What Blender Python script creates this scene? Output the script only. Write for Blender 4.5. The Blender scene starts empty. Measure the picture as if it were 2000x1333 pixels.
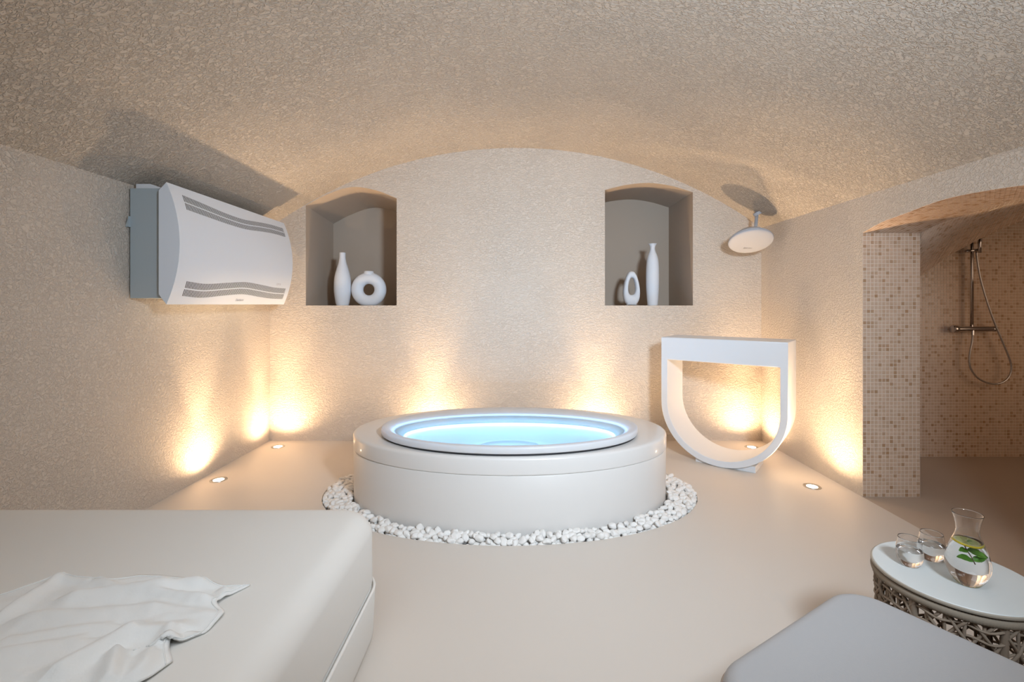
import bpy, bmesh, math, random
from mathutils import Vector, Matrix, noise

PI = math.pi
C = bpy.context.scene.collection
scene = bpy.context.scene
random.seed(7)

# ------------------------------------------------------------------ camera
cam_d = bpy.data.cameras.new('camera')
cam = bpy.data.objects.new('camera', cam_d)
C.objects.link(cam)
cam.location = (0, 0, 1.21)
cam.rotation_euler = (PI/2, 0, 0)
cam_d.sensor_width = 36.0
cam_d.lens = 36.0*920/2000
cam_d.shift_x = -0.004
cam_d.shift_y = -0.03575
cam_d.clip_start = 0.02
scene.camera = cam

# ------------------------------------------------------------------ world, exposure
world = bpy.data.worlds.new('world')
scene.world = world
world.use_nodes = True
wb = world.node_tree.nodes['Background']
wb.inputs[0].default_value = (0.8, 0.9, 1.0, 1)
wb.inputs[1].default_value = 0.0
scene.view_settings.view_transform = 'Standard'
scene.view_settings.look = 'None'
scene.view_settings.gamma = 1.0
scene.view_settings.use_curve_mapping = False
scene.view_settings.exposure = -0.54

# ------------------------------------------------------------------ lights (the floor spots carry their own, see floor_light)
SPOT_POWER = ((48, 92.0), (78, 16.0), (166, 42.0))      # (cone in degrees, watts): narrow core, halo and soft spill
SPOT_COLOR = (1.0, 0.675, 0.385)


def area_light(name, loc, rot, sx, sy, power, color):
    d = bpy.data.lights.new(name, 'AREA')
    d.shape = 'RECTANGLE'
    d.size, d.size_y = sx, sy
    d.energy = power
    d.color = color
    o = bpy.data.objects.new(name, d)
    o.location = loc
    o.rotation_euler = rot
    C.objects.link(o)
    return o


# added soft cool fill across the rear wall; no window is built there
area_light('rear_fill', (0.0, -2.1, 1.35), (PI/2, 0, 0), 4.0, 2.2, 5, (0.92, 0.96, 1.0))
# cool lamp beside the camera, just outside the frame on the right: it throws the vases' shadows leftwards in the niches
kd = area_light('standing_lamp', (1.0, 0.0, 1.95), (0, 0, 0), 0.4, 0.4, 62, (0.74, 0.87, 1.0))
kd.data.shape = 'DISK'
kd.data.spread = math.radians(104)
kd.rotation_euler = (Vector((0.1, 3.9, 1.25))-kd.location).to_track_quat('-Z', 'Y').to_euler()
# added cool fill overhead, out of view, to brighten the floor and bed
cp = area_light('overhead_fill', (-0.2, 0.2, 2.42), (0, 0, 0), 1.6, 1.0, 23, (0.86, 0.93, 1.0))
cp.data.spread = math.radians(130)
# added blue fill at the basin's near side, hidden by the lip
area_light('basin_fill', (-0.04, 2.675, 0.395), (PI/2+0.03, 0, 0), 0.55, 0.03, 5.0, (0.28, 0.60, 1.0))
# added warm fill to brighten the shower room, unseen beyond the frame
sl = area_light('shower_fill', (4.3, 2.0, 1.3), (0, 0, 0), 1.2, 1.2, 4, (1.0, 0.72, 0.5))
sl.data.spread = math.radians(110)
sl.rotation_euler = (Vector((3.6, 3.7, 1.0))-sl.location).to_track_quat('-Z', 'Y').to_euler()

# ------------------------------------------------------------------ materials


def new_mat(name):
    m = bpy.data.materials.new(name)
    m.use_nodes = True
    nt = m.node_tree
    return m, nt, nt.nodes['Principled BSDF']


def mat(name, color, rough=0.5, metal=0.0, spec=0.5, coat=0.0, bump=None, var=None, sss=0.0):
    m, nt, b = new_mat(name)
    b.inputs['Base Color'].default_value = (*color, 1)
    b.inputs['Roughness'].default_value = rough
    b.inputs['Metallic'].default_value = metal
    b.inputs['Specular IOR Level'].default_value = spec
    b.inputs['Coat Weight'].default_value = coat
    b.inputs['Coat Roughness'].default_value = 0.08
    if sss:
        b.inputs['Subsurface Weight'].default_value = sss
        b.inputs['Subsurface Radius'].default_value = (0.05, 0.075, 0.10)
        b.inputs['Subsurface Scale'].default_value = 1.0
    tc = nt.nodes.new('ShaderNodeTexCoord')
    if bump:
        scale, strength, dist = bump[:3]
        n = nt.nodes.new('ShaderNodeTexNoise')
        n.inputs['Scale'].default_value = scale
        n.inputs['Detail'].default_value = 4
        nt.links.new(tc.outputs['Object'], n.inputs['Vector'])
        bp = nt.nodes.new('ShaderNodeBump')
        bp.inputs['Strength'].default_value = strength
        bp.inputs['Distance'].default_value = dist
        nt.links.new(n.outputs['Fac'], bp.inputs['Height'])
        nt.links.new(bp.outputs['Normal'], b.inputs['Normal'])
    if var:
        scale, c2 = var
        n = nt.nodes.new('ShaderNodeTexNoise')
        n.inputs['Scale'].default_value = scale
        n.inputs['Detail'].default_value = 3
        nt.links.new(tc.outputs['Object'], n.inputs['Vector'])
        mx = nt.nodes.new('ShaderNodeMixRGB')
        mx.inputs[1].default_value = (*color, 1)
        mx.inputs[2].default_value = (*c2, 1)
        nt.links.new(n.outputs['Fac'], mx.inputs[0])
        nt.links.new(mx.outputs[0], b.inputs['Base Color'])
    return m


def stucco(name, color, strength=1.0, dist=0.006, scale=34.0):
    """Worm-textured trowelled plaster: stretched, distorted noise cut by a ramp."""
    m, nt, b = new_mat(name)
    b.inputs['Base Color'].default_value = (*color, 1)
    b.inputs['Roughness'].default_value = 0.85
    b.inputs['Specular IOR Level'].default_value = 0.25
    tc = nt.nodes.new('ShaderNodeTexCoord')
    n1 = nt.nodes.new('ShaderNodeTexNoise')
    n1.inputs['Scale'].default_value = scale
    n1.inputs['Detail'].default_value = 3.0
    n1.inputs['Roughness'].default_value = 0.55
    n1.inputs['Distortion'].default_value = 0.9
    mp = nt.nodes.new('ShaderNodeMapping')
    mp.inputs['Scale'].default_value = (0.78, 1.15, 1.35)
    nt.links.new(tc.outputs['Object'], mp.inputs['Vector'])
    nt.links.new(mp.outputs['Vector'], n1.inputs['Vector'])
    rp = nt.nodes.new('ShaderNodeValToRGB')
    rp.color_ramp.elements[0].position = 0.40
    rp.color_ramp.elements[1].position = 0.56
    nt.links.new(n1.outputs['Fac'], rp.inputs['Fac'])
    n2 = nt.nodes.new('ShaderNodeTexNoise')
    n2.inputs['Scale'].default_value = 3.2
    n2.inputs['Detail'].default_value = 3
    nt.links.new(tc.outputs['Object'], n2.inputs['Vector'])
    r2 = nt.nodes.new('ShaderNodeValToRGB')
    r2.color_ramp.elements[0].position = 0.34
    r2.color_ramp.elements[1].position = 0.60
    r2.color_ramp.elements[0].color = (0.8, 0.8, 0.8, 1)
    nt.links.new(n2.outputs['Fac'], r2.inputs['Fac'])
    mul = nt.nodes.new('ShaderNodeMath')
    mul.operation = 'MULTIPLY'
    nt.links.new(rp.outputs['Color'], mul.inputs[0])
    nt.links.new(r2.outputs['Color'], mul.inputs[1])
    bp = nt.nodes.new('ShaderNodeBump')
    bp.inputs['Strength'].default_value = strength
    bp.inputs['Distance'].default_value = dist
    nt.links.new(mul.outputs[0], bp.inputs['Height'])
    nt.links.new(bp.outputs['Normal'], b.inputs['Normal'])
    return m


def emit(name, color, strength):
    m, nt, b = new_mat(name)
    b.inputs['Base Color'].default_value = (0.9, 0.9, 0.9, 1)
    b.inputs['Emission Color'].default_value = (*color, 1)
    b.inputs['Emission Strength'].default_value = strength
    return m


def glass(name, color, ior, rough=0.0):
    m, nt, b = new_mat(name)
    b.inputs['Base Color'].default_value = (*color, 1)
    b.inputs['Roughness'].default_value = rough
    b.inputs['IOR'].default_value = ior
    b.inputs['Transmission Weight'].default_value = 1.0
    return m


def pool_water(name):
    m = bpy.data.materials.new(name)
    m.use_nodes = True
    nt = m.node_tree
    nt.nodes.remove(nt.nodes['Principled BSDF'])
    out = nt.nodes['Material Output']
    tr = nt.nodes.new('ShaderNodeBsdfTransparent')
    tr.inputs[0].default_value = (0.90, 0.97, 1.0, 1)
    gl = nt.nodes.new('ShaderNodeBsdfGlossy')
    gl.inputs['Roughness'].default_value = 0.06
    fr = nt.nodes.new('ShaderNodeFresnel')
    fr.inputs['IOR'].default_value = 1.2
    mx = nt.nodes.new('ShaderNodeMixShader')
    nt.links.new(fr.outputs[0], mx.inputs[0])
    nt.links.new(tr.outputs[0], mx.inputs[1])
    nt.links.new(gl.outputs[0], mx.inputs[2])
    nt.links.new(mx.outputs[0], out.inputs['Surface'])
    return m


def translucent_acrylic(name, color):
    """milky acrylic that lets the added glow ring inside the lip shine through"""
    m, nt, b = new_mat(name)
    b.inputs['Base Color'].default_value = (*color, 1)
    b.inputs['Roughness'].default_value = 0.35
    tr = nt.nodes.new('ShaderNodeBsdfTranslucent')
    tr.inputs[0].default_value = (*color, 1)
    mx = nt.nodes.new('ShaderNodeMixShader')
    mx.inputs[0].default_value = 0.22
    nt.links.new(b.outputs[0], mx.inputs[1])
    nt.links.new(tr.outputs[0], mx.inputs[2])
    nt.links.new(mx.outputs[0], nt.nodes['Material Output'].inputs['Surface'])
    return m


def tile_mat(name, base, mid, dark, rough):
    """Mosaic colour per tile comes from the 'tint' attribute stored on each tile's faces."""
    m, nt, b = new_mat(name)
    at = nt.nodes.new('ShaderNodeAttribute')
    at.attribute_name = 'tint'
    rp = nt.nodes.new('ShaderNodeValToRGB')
    e = rp.color_ramp.elements
    e[0].position, e[0].color = 0.0, (*base, 1)
    e[1].position, e[1].color = 1.0, (*dark, 1)
    x = e.new(0.62)
    x.color = (*mid, 1)
    nt.links.new(at.outputs['Fac'], rp.inputs['Fac'])
    tc = nt.nodes.new('ShaderNodeTexCoord')
    n = nt.nodes.new('ShaderNodeTexNoise')
    n.inputs['Scale'].default_value = 90
    n.inputs['Detail'].default_value = 4
    nt.links.new(tc.outputs['Object'], n.inputs['Vector'])
    mx = nt.nodes.new('ShaderNodeMixRGB')
    mx.blend_type = 'MULTIPLY'
    mx.inputs[0].default_value = 0.22
    nt.links.new(rp.outputs['Color'], mx.inputs[1])
    nt.links.new(n.outputs['Fac'], mx.inputs[2])
    nt.links.new(mx.outputs[0], b.inputs['Base Color'])
    b.inputs['Roughness'].default_value = rough
    return m


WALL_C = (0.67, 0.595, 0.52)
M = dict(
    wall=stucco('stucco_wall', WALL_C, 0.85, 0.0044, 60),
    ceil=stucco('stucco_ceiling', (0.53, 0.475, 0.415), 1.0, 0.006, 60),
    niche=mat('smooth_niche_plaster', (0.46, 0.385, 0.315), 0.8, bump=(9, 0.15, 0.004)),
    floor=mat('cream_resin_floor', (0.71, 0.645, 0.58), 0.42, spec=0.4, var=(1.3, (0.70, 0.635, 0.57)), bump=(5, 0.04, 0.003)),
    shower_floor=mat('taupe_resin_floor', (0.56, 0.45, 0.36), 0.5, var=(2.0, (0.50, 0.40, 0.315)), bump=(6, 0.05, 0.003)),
    grout=mat('mosaic_grout', (0.76, 0.645, 0.545), 0.8),
    tile=tile_mat('mosaic_tile', (0.77, 0.57, 0.43), (0.68, 0.485, 0.345), (0.52, 0.325, 0.19), 0.25),
    acrylic=mat('white_acrylic', (0.73, 0.695, 0.66), 0.4, spec=.35, coat=0.12),
    acrylic_gloss=mat('glossy_acrylic', (0.76, 0.73, 0.70), 0.3, spec=.4, coat=0.35),
    acrylic_rim=translucent_acrylic('milky_acrylic', (0.84, 0.82, 0.80)),
    basin=mat('white_basin', (0.84, 0.88, 0.90), 0.4),
    dark=mat('dark_gap', (0.02, 0.02, 0.022), 0.6),
    pebble=mat('white_pebble', (0.90, 0.87, 0.835), 0.65, bump=(60, 0.2, 0.002), var=(14, (0.86, 0.83, 0.79))),
    bedding=mat('white_gravel_sand', (0.62, 0.57, 0.52), 0.9),
    mattress=mat('cream_vinyl', (0.80, 0.775, 0.73), 0.75, bump=(4, 0.05, 0.01)),
    piping=mat('white_piping', (0.85, 0.82, 0.77), 0.5),
    towel=mat('white_cotton', (0.86, 0.86, 0.84), 0.9, bump=(220, 0.25, 0.002)),
    lounger=mat('grey_mesh_fabric', (0.395, 0.385, 0.385), 0.85, bump=(420, 0.35, 0.001)),
    lounger_side=mat('taupe_fabric', (0.42, 0.34, 0.28), 0.85, bump=(300, 0.3, 0.001)),
    tabletop=mat('white_tabletop', (0.62, 0.635, 0.62), 0.45),
    tablerim=mat('beige_table_edge', (0.36, 0.31, 0.25), 0.5),
    rope=mat('taupe_rope', (0.27, 0.205, 0.15), 0.85, bump=(500, 0.5, 0.001)),
    rope_light=mat('taupe_rope_band', (0.27, 0.22, 0.165), 0.85, bump=(500, 0.5, 0.001)),
    white=mat('white_lacquer', (0.80, 0.83, 0.87), 0.4),
    vase=mat('white_ceramic', (0.80, 0.83, 0.88), 0.75, bump=(120, 0.1, 0.001)),
    cover=mat('white_steel_cover', (0.76, 0.82, 0.90), 0.38),
    cabinet=mat('grey_steel_cabinet', (0.42, 0.49, 0.53), 0.5),
    steel=mat('brushed_steel', (0.50, 0.49, 0.48), 0.3, metal=1.0),
    chrome=mat('chrome', (0.62, 0.60, 0.60), 0.12, metal=1.0),
    ink=mat('grey_ink', (0.22, 0.22, 0.24), 0.6),
    speaker=mat('pale_grey_plastic', (0.44, 0.465, 0.52), 0.55),
    lens=emit('lamp_lens', (1.0, 0.86, 0.66), 14.0),
    led=emit('led_strip', (0.25, 0.64, 1.0), 9.0),
    glow=emit('lip_glow_emitter', (0.17, 0.47, 1.0), 24.0),  # made-up emitter that tints the tub lip blue from inside
    water=pool_water('tub_water'),
    glass=glass('clear_glass', (1, 1, 1), 1.40),
    glass_water=glass('drinking_water', (1, 1, 1), 1.40),
    lemon_rind=mat('lemon_rind', (0.72, 0.55, 0.03), 0.4),
    lemon_pith=mat('lemon_pith', (0.80, 0.80, 0.52), 0.5),
    lemon_flesh=mat('lemon_flesh', (0.50, 0.58, 0.16), 0.3, var=(160, (0.68, 0.72, 0.32))),
    mint=mat('mint_leaf', (0.07, 0.22, 0.02), 0.45, var=(70, (0.14, 0.34, 0.04))),
    stem=mat('mint_stem', (0.13, 0.07, 0.045), 0.6),
)

# ------------------------------------------------------------------ helpers


def obj(name, verts, faces, material, parent=None, smooth=False, kind=None):
    me = bpy.data.meshes.new(name)
    me.from_pydata([tuple(v) for v in verts], [], faces)
    me.update()
    if material:
        me.materials.append(material)
    if smooth:
        for p in me.polygons:
            p.use_smooth = True
    o = bpy.data.objects.new(name, me)
    C.objects.link(o)
    if parent:
        o.parent = parent
        o.matrix_parent_inverse = Matrix.Identity(4)
        # vertices are given in world space: bring them into the parent's space
        inv = world_of(parent).inverted()
        me.transform(inv)
    if kind:
        o['kind'] = kind
    return o


def world_of(o):
    m = Matrix.LocRotScale(o.location, o.rotation_euler, o.scale)
    return world_of(o.parent) @ m if o.parent else m


def fix_normals(o):
    bm = bmesh.new()
    bm.from_mesh(o.data)
    bmesh.ops.recalc_face_normals(bm, faces=bm.faces)
    bm.to_mesh(o.data)
    bm.free()
    return o


def sharp(o, deg=35):
    """smooth shading with edges steeper than deg kept crisp"""
    bm = bmesh.new()
    bm.from_mesh(o.data)
    bmesh.ops.recalc_face_normals(bm, faces=bm.faces)
    lim = math.radians(deg)
    for e in bm.edges:
        if len(e.link_faces) == 2 and e.calc_face_angle(0) > lim:
            e.smooth = False
    for f in bm.faces:
        f.smooth = True
    bm.to_mesh(o.data)
    bm.free()
    return o


def thing(name, label, cat, loc=(0, 0, 0), rotz=0.0, group=None):
    o = bpy.data.objects.new(name, None)
    C.objects.link(o)
    o.empty_display_size = 0.05
    o.location = loc
    o.rotation_euler = (0, 0, rotz)
    o['label'] = label
    o['category'] = cat
    if group:
        o['group'] = group
    return o


def tag(o, label, cat, group=None):
    o['label'] = label
    o['category'] = cat
    if group:
        o['group'] = group
    return o


def struct(o, label=None):
    o['kind'] = 'structure'
    if label:
        o['label'] = label
    return o


def rings(rs, close_u=True, cap0=False, cap1=False):
    """loft equal-length rings of points"""
    V, F = [], []
    n = len(rs[0])
    for r in rs:
        V += r
    for i in range(len(rs)-1):
        for j in range(n if close_u else n-1):
            k = (j+1) % n
            F.append((i*n+j, i*n+k, (i+1)*n+k, (i+1)*n+j))
    if cap0:
        F.append(tuple(range(n-1, -1, -1)))
    if cap1:
        F.append(tuple((len(rs)-1)*n+j for j in range(n)))
    return V, F


def ellipse(cx, cy, rx, ry, z, n=96):
    return [(cx+rx*math.cos(2*PI*j/n), cy+ry*math.sin(2*PI*j/n), z) for j in range(n)]


def lathe(cx, cy, z0, prof, n=48, cap0=True, cap1=True):
    return rings([[(cx+r*math.cos(2*PI*j/n), cy+r*math.sin(2*PI*j/n), z0+z) for j in range(n)] for r, z in prof],
                 cap0=cap0, cap1=cap1)


def smooth_profile(pts, k=6):
    """Catmull-Rom through (r, z) points"""
    out = []
    n = len(pts)
    for i in range(n-1):
        p0 = pts[max(i-1, 0)]
        p1, p2 = pts[i], pts[i+1]
        p3 = pts[min(i+2, n-1)]
        for s in range(k):
            t = s/k
            out.append(tuple(0.5*((2*p1[d])+(-p0[d]+p2[d])*t+(2*p0[d]-5*p1[d]+4*p2[d]-p3[d])*t*t
                                  + (-p0[d]+3*p1[d]-3*p2[d]+p3[d])*t**3) for d in range(len(p1))))
    out.append(tuple(pts[-1]))
    return out


def tube(path, r, n=8, closed=False, caps=True):
    """round tube along a list of points"""
    P = [Vector(p) for p in path]
    rs = []
    m = len(P)
    up = Vector((0.123, 0.456, 0.88)).normalized()
    prev = None
    for i in range(m):
        if closed:
            d = (P[(i+1) % m]-P[i-1]).normalized()
        else:
            d = (P[min(i+1, m-1)]-P[max(i-1, 0)]).normalized()
        a = prev if prev is not None else up.cross(d)
        a = (a-d*a.dot(d))
        if a.length < 1e-5:
            a = Vector((1, 0, 0)).cross(d)
        a.normalize()
        prev = a
        b = d.cross(a)
        rr = r[i] if isinstance(r, (list, tuple)) else r
        rs.append([tuple(P[i]+a*rr*math.cos(2*PI*j/n)+b*rr*math.sin(2*PI*j/n)) for j in range(n)])
    if closed:
        rs.append(rs[0])
    return rings(rs, cap0=caps and not closed, cap1=caps and not closed)


def box(x0, x1, y0, y1, z0, z1):
    V = [(x, y, z) for z in (z0, z1) for y in (y0, y1) for x in (x0, x1)]
    F = [(0, 2, 3, 1), (4, 5, 7, 6), (0, 1, 5, 4), (2, 6, 7, 3), (0, 4, 6, 2), (1, 3, 7, 5)]
    return V, F


def join(*parts):
    V, F = [], []
    for v, f in parts:
        o = len(V)
        V += list(v)
        F += [tuple(i+o for i in q) for q in f]
    return V, F


def bevel(o, w, seg=3, limit=30):
    m = o.modifiers.new('bevel', 'BEVEL')
    m.width = w
    m.segments = seg
    m.limit_method = 'ANGLE'
    m.angle_limit = math.radians(limit)
    return o


def filled(name, loops, to3d, material, parent=None):
    """planar surface bounded by the first loop with the others as holes"""
    bm = bmesh.new()
    edges = []
    for lp in loops:
        vs = [bm.verts.new(to3d(*p)) for p in lp]
        edges += [bm.edges.new((vs[i], vs[(i+1) % len(vs)])) for i in range(len(vs))]
    bmesh.ops.triangle_fill(bm, use_beauty=True, edges=edges)
    V = [tuple(v.co) for v in bm.verts]
    bm.verts.index_update()
    F = [tuple(v.index for v in f.verts) for f in bm.faces]
    bm.free()
    return obj(name, V, F, material, parent)


def interp(pts, x):
    """monotone-ish cubic through (x, y) points"""
    n = len(pts)
    if x <= pts[0][0]:
        return pts[0][1]
    if x >= pts[-1][0]:
        return pts[-1][1]
    for i in range(n-1):
        if pts[i][0] <= x <= pts[i+1][0]:
            x1, y1 = pts[i]
            x2, y2 = pts[i+1]
            m1 = (pts[i+1][1]-pts[i-1][1])/(pts[i+1][0]-pts[i-1][0]) if i > 0 else (y2-y1)/(x2-x1)
            m2 = (pts[i+2][1]-pts[i][1])/(pts[i+2][0]-pts[i][0]) if i < n-2 else (y2-y1)/(x2-x1)
            h = x2-x1
            t = (x-x1)/h
            return (2*t**3-3*t*t+1)*y1+(t**3-2*t*t+t)*h*m1+(-2*t**3+3*t*t)*y2+(t**3-t*t)*h*m2


def rounded_slab(x0, x1, y0, y1, prof, rc, n=10):
    """rounded-rectangle loft; prof is a list of (inset, z)"""
    rs = []
    for ins, z in prof:
        r = max(rc-ins, 0.004)
        ring = []
        for (cx, cy, a0) in ((x1-rc, y1-rc, 0), (x0+rc, y1-rc, PI/2), (x0+rc, y0+rc, PI), (x1-rc, y0+rc, 1.5*PI)):
            for k in range(n+1):
                a = a0+PI/2*k/n
                sgx = 1 if cx > (x0+x1)/2 else -1
                sgy = 1 if cy > (y0+y1)/2 else -1
                ox = cx+(r-(rc-ins))*0+r*math.cos(a)
                oy = cy+r*math.sin(a)
                if rc-ins < 0.004:
                    ox += -sgx*(ins+0.004-rc)
                    oy += -sgy*(ins+0.004-rc)
                ring.append((ox, oy, z))
        rs.append(ring)
    return rings(rs, cap0=True, cap1=True)


def text_mesh(body, size):
    cu = bpy.data.curves.new('text', 'FONT')
    cu.body = body
    cu.size = size
    o = bpy.data.objects.new('text', cu)
    C.objects.link(o)
    dg = bpy.context.evaluated_depsgraph_get()
    me = bpy.data.meshes.new_from_object(o.evaluated_get(dg))
    V = [tuple(v.co) for v in me.vertices]
    F = [tuple(p.vertices) for p in me.polygons]
    bpy.data.objects.remove(o)
    bpy.data.curves.remove(cu)
    bpy.data.meshes.remove(me)
    w = max(v[0] for v in V)
    return V, F, w


# ------------------------------------------------------------------ the room
XL, XR, YB, YF = -2.185, 2.176, 4.18, -2.2
SPRING, CROWN = 1.89, 2.60
HALF = (XR-XL)/2
CX0 = (XR+XL)/2
VR = (HALF**2+(CROWN-SPRING)**2)/(2*(CROWN-SPRING))
VZ = CROWN-VR


def vault_z(x):
    return VZ+math.sqrt(VR*VR-(x-CX0)**2)


TUB_X = -0.04
PIT = (TUB_X, 3.09, 1.203, 0.737)

# floor with the oval pebble pit cut into it
N = 160
out, inn = [], []
for j in range(N):
    a = 2*PI*j/N
    inn.append((PIT[0]+PIT[2]*math.cos(a), PIT[1]+PIT[3]*math.sin(a), 0))
angs = set()
for j in range(N):
    px, py = inn[j][0]-PIT[0], inn[j][1]-PIT[1]
    ts = []
    if px > 1e-9: ts.append((XR-PIT[0])/px)
    if px < -1e-9: ts.append((XL-PIT[0])/px)
    if py > 1e-9: ts.append((YB-PIT[1])/py)
    if py < -1e-9: ts.append((YF-PIT[1])/py)
    t = min(ts)
    out.append((PIT[0]+px*t, PIT[1]+py*t, 0))
for cxy in ((XL, YF), (XR, YF), (XL, YB), (XR, YB)):
    j = min(range(N), key=lambda q: (out[q][0]-cxy[0])**2+(out[q][1]-cxy[1])**2)
    out[j] = (cxy[0], cxy[1], 0)
low = [(x, y, -0.05) for x, y, z in inn]
V, F = rings([out, inn, low], cap1=True)
fl = obj('floor', V, F, M['floor'])
fl.data.materials.append(M['bedding'])
fl.data.polygons[-1].material_index = 1
struct(fix_normals(fl))
# floor slab edge underneath
rimp = ellipse(PIT[0], PIT[1], PIT[2]+0.004, PIT[3]+0.004, 0.0005, 160)
rimq = ellipse(PIT[0], PIT[1], PIT[2]-0.006, PIT[3]-0.006, 0.0005, 160)
riml = ellipse(PIT[0], PIT[1], PIT[2]-0.006, PIT[3]-0.006, -0.045, 160)
V, F = rings([rimp, rimq, riml])
struct(obj('trim_1', V, F, M['floor']), 'thin cream edging around the oval pebble bed')

# left wall, rear wall
V, F = box(XL-0.15, XL, YF, YB, 0, SPRING+0.02)
struct(obj('wall_left', V, F, M['wall']))
V, F = box(XL, XR, YF-0.15, YF, 0, 2.7)
struct(obj('wall_front', V, F, M['wall']))

# ceiling: a shallow barrel vault with thickness
na = 64
ring0, ring1 = [], []
xs = [XL+(XR-XL)*k/na for k in range(na+1)]
V, F = [], []
ny = 8
for s in range(2):
    for i in range(ny+1):
        y = YF+(YB-YF)*i/ny
        for x in xs:
            V.append((x, y, vault_z(x)+0.12*s))
W = na+1
for s in range(2):
    for i in range(ny):
        for k in range(na):
            a = s*(ny+1)*W+i*W+k
            F.append((a, a+1, a+W+1, a+W))
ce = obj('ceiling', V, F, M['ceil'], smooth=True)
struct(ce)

# back wall with two niches


def niche_loop(xa, xb, zs, pts):
    lp = [(xa, zs), (xb, zs)]
    m = 20
    for k in range(m+1):
        x = xb+(xa-xb)*k/m
        lp.append((x, interp(pts, x)))
    return lp


SILL = 1.2005
NL = (-1.866, -1.060, SILL, [(-1.866, 2.088), (-1.70, 2.176), (-1.463, 2.252), (-1.24, 2.222), (-1.060, 2.152)])
NR = (0.788, 1.569, SILL, [(0.788, 2.226), (0.96, 2.268), (1.17, 2.289), (1.38, 2.262), (1.569, 2.206)])
outer = [(XL, 0), (XR, 0)] + [(x, vault_z(x)) for x in reversed(xs)]
lpL, lpR = niche_loop(*NL), niche_loop(*NR)
wb_ = filled('wall_back', [outer, lpL, lpR], lambda x, z: (x, YB, z), M['wall'])
struct(wb_)
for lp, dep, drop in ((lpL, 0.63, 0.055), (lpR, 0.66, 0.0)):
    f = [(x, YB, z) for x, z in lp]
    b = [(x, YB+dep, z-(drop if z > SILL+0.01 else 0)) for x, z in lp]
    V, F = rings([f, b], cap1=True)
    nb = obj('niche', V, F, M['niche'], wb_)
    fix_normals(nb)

# right wall with the arched opening into the shower
OY0, OY1, OSP = 1.78, 2.957, 1.66
WT = 0.36
arch = [(2.957, 1.66), (2.80, 1.700), (2.662, 1.716), (2.406, 1.744), (2.2, 1.738), (2.018, 1.721), (1.88, 1.698), (1.78, 1.66)]


def arch_z(y):
    return interp(sorted(arch), y)


ays = [OY1+(OY0-OY1)*k/24 for k in range(25)]
lp = [(YB, 0), (YB, SPRING+0.02), (YF, SPRING+0.02), (YF, 0), (OY0, 0)] + [(y, arch_z(y)) for y in reversed(ays)] + [(OY1, 0)]
wr = struct(filled('wall_right', [lp], lambda y, z: (XR, y, z), M['wall']))
XW = XR+WT

# shower room shell behind the opening
Bp = [(2.70, 1.02), (3.0, 1.272), (3.208, 1.438), (3.312, 1.512), (3.431, 1.600), (3.533, 1.653), (3.600, 1.689), (3.667, 1.726),
      (3.828, 1.796), (4.028, 1.880), (4.5, 2.0), (5.2, 2.1)]
YS = 3.736
YE = 3.50
KS = YE/YS


def curveB(t):
    x = 2.82+(5.2-2.82)*t**1.2
    z = interp(Bp, x)
    return Vector((x*KS, YE, 1.21+(z-1.21)*KS))


def curveC(t):
    y = OY1+(OY0-OY1)*t
    return Vector((XW, y, arch_z(y)))


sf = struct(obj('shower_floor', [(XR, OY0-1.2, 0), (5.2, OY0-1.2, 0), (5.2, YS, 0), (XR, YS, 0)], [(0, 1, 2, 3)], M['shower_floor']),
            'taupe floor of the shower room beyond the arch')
jamb = struct(obj('wall_pier', [(XR, OY1, 0), (XW, OY1, 0), (XW, OY1, OSP), (XR, OY1, OSP)], [(0, 1, 2, 3)], M['grout']),
              'mosaic tiled jamb of the arched shower opening')
jam2 = struct(obj('wall_pier', [(XR, OY0, 0), (XW, OY0, 0), (XW, OY0, OSP), (XR, OY0, OSP)], [(0, 3, 2, 1)], M['grout']),
              'far jamb of the shower arch')
V = [(XW, OY1, 0), (2.75, YS, 0), (2.75, YS, 2.5), (XW, OY1, 2.5)]
struct(obj('wall_shower_side', V, [(0, 1, 2, 3)], M['grout']), 'hidden side wall of the shower')
sb = struct(obj('wall_shower_back', [(2.75, YS, 0), (5.2, YS, 0), (5.2, YS, 2.5), (2.75, YS, 2.5)], [(0, 1, 2, 3)], M['grout']),
            'mosaic tiled back wall of the shower')
V = [(5.2, YS, 0), (5.2, OY0-1.2, 0), (5.2, OY0-1.2, 2.5), (5.2, YS, 2.5), (XR, OY0-1.2, 0), (XR, OY0-1.2, 2.5), (XW, YS, 2.5),
     (XW, OY0-1.2, 0), (XW, OY0-1.2, 2.5), (XW, OY0, 0), (XW, OY0, 2.5)]
struct(obj('wall_shower_outer', V, [(0, 1, 2, 3), (1, 4, 5, 2), (3, 2, 5, 6), (7, 9, 10, 8)], M['grout']), 'outer walls of the shower room')


def surf_S1(u, t):       # intrados of the arch in the thickness of the wall
    y = OY1+(OY0-OY1)*t
    return Vector((XR+(XW-XR)*u, y, arch_z(y)))


def surf_S2(u, t):       # vault running on to the shower's back
    return curveC(t).lerp(curveB(t), u)


def surf_grid(f, nu, nt):
    V = [f(i/nu, j/nt) for j in range(nt+1) for i in range(nu+1)]
    F = [(j*(nu+1)+i, j*(nu+1)+i+1, (j+1)*(nu+1)+i+1, (j+1)*(nu+1)+i) for j in range(nt) for i in range(nu)]
    return V, F


V, F = surf_grid(surf_S1, 2, 24)
so1 = struct(obj('ceiling_arch', V, F, M['grout']), 'mosaic tiled underside of the shower arch')
V, F = surf_grid(surf_S2, 16, 24)
k0 = len(V)
V = V+[Vector((5.2, OY0-1.2, 2.1)), Vector((XW, OY0-1.2, 1.7))]
F.append((24*17+16, 24*17, k0+1, k0))
so2 = struct(obj('ceiling_shower', V, F, M['grout']), 'mosaic tiled vault over the shower')


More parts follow.
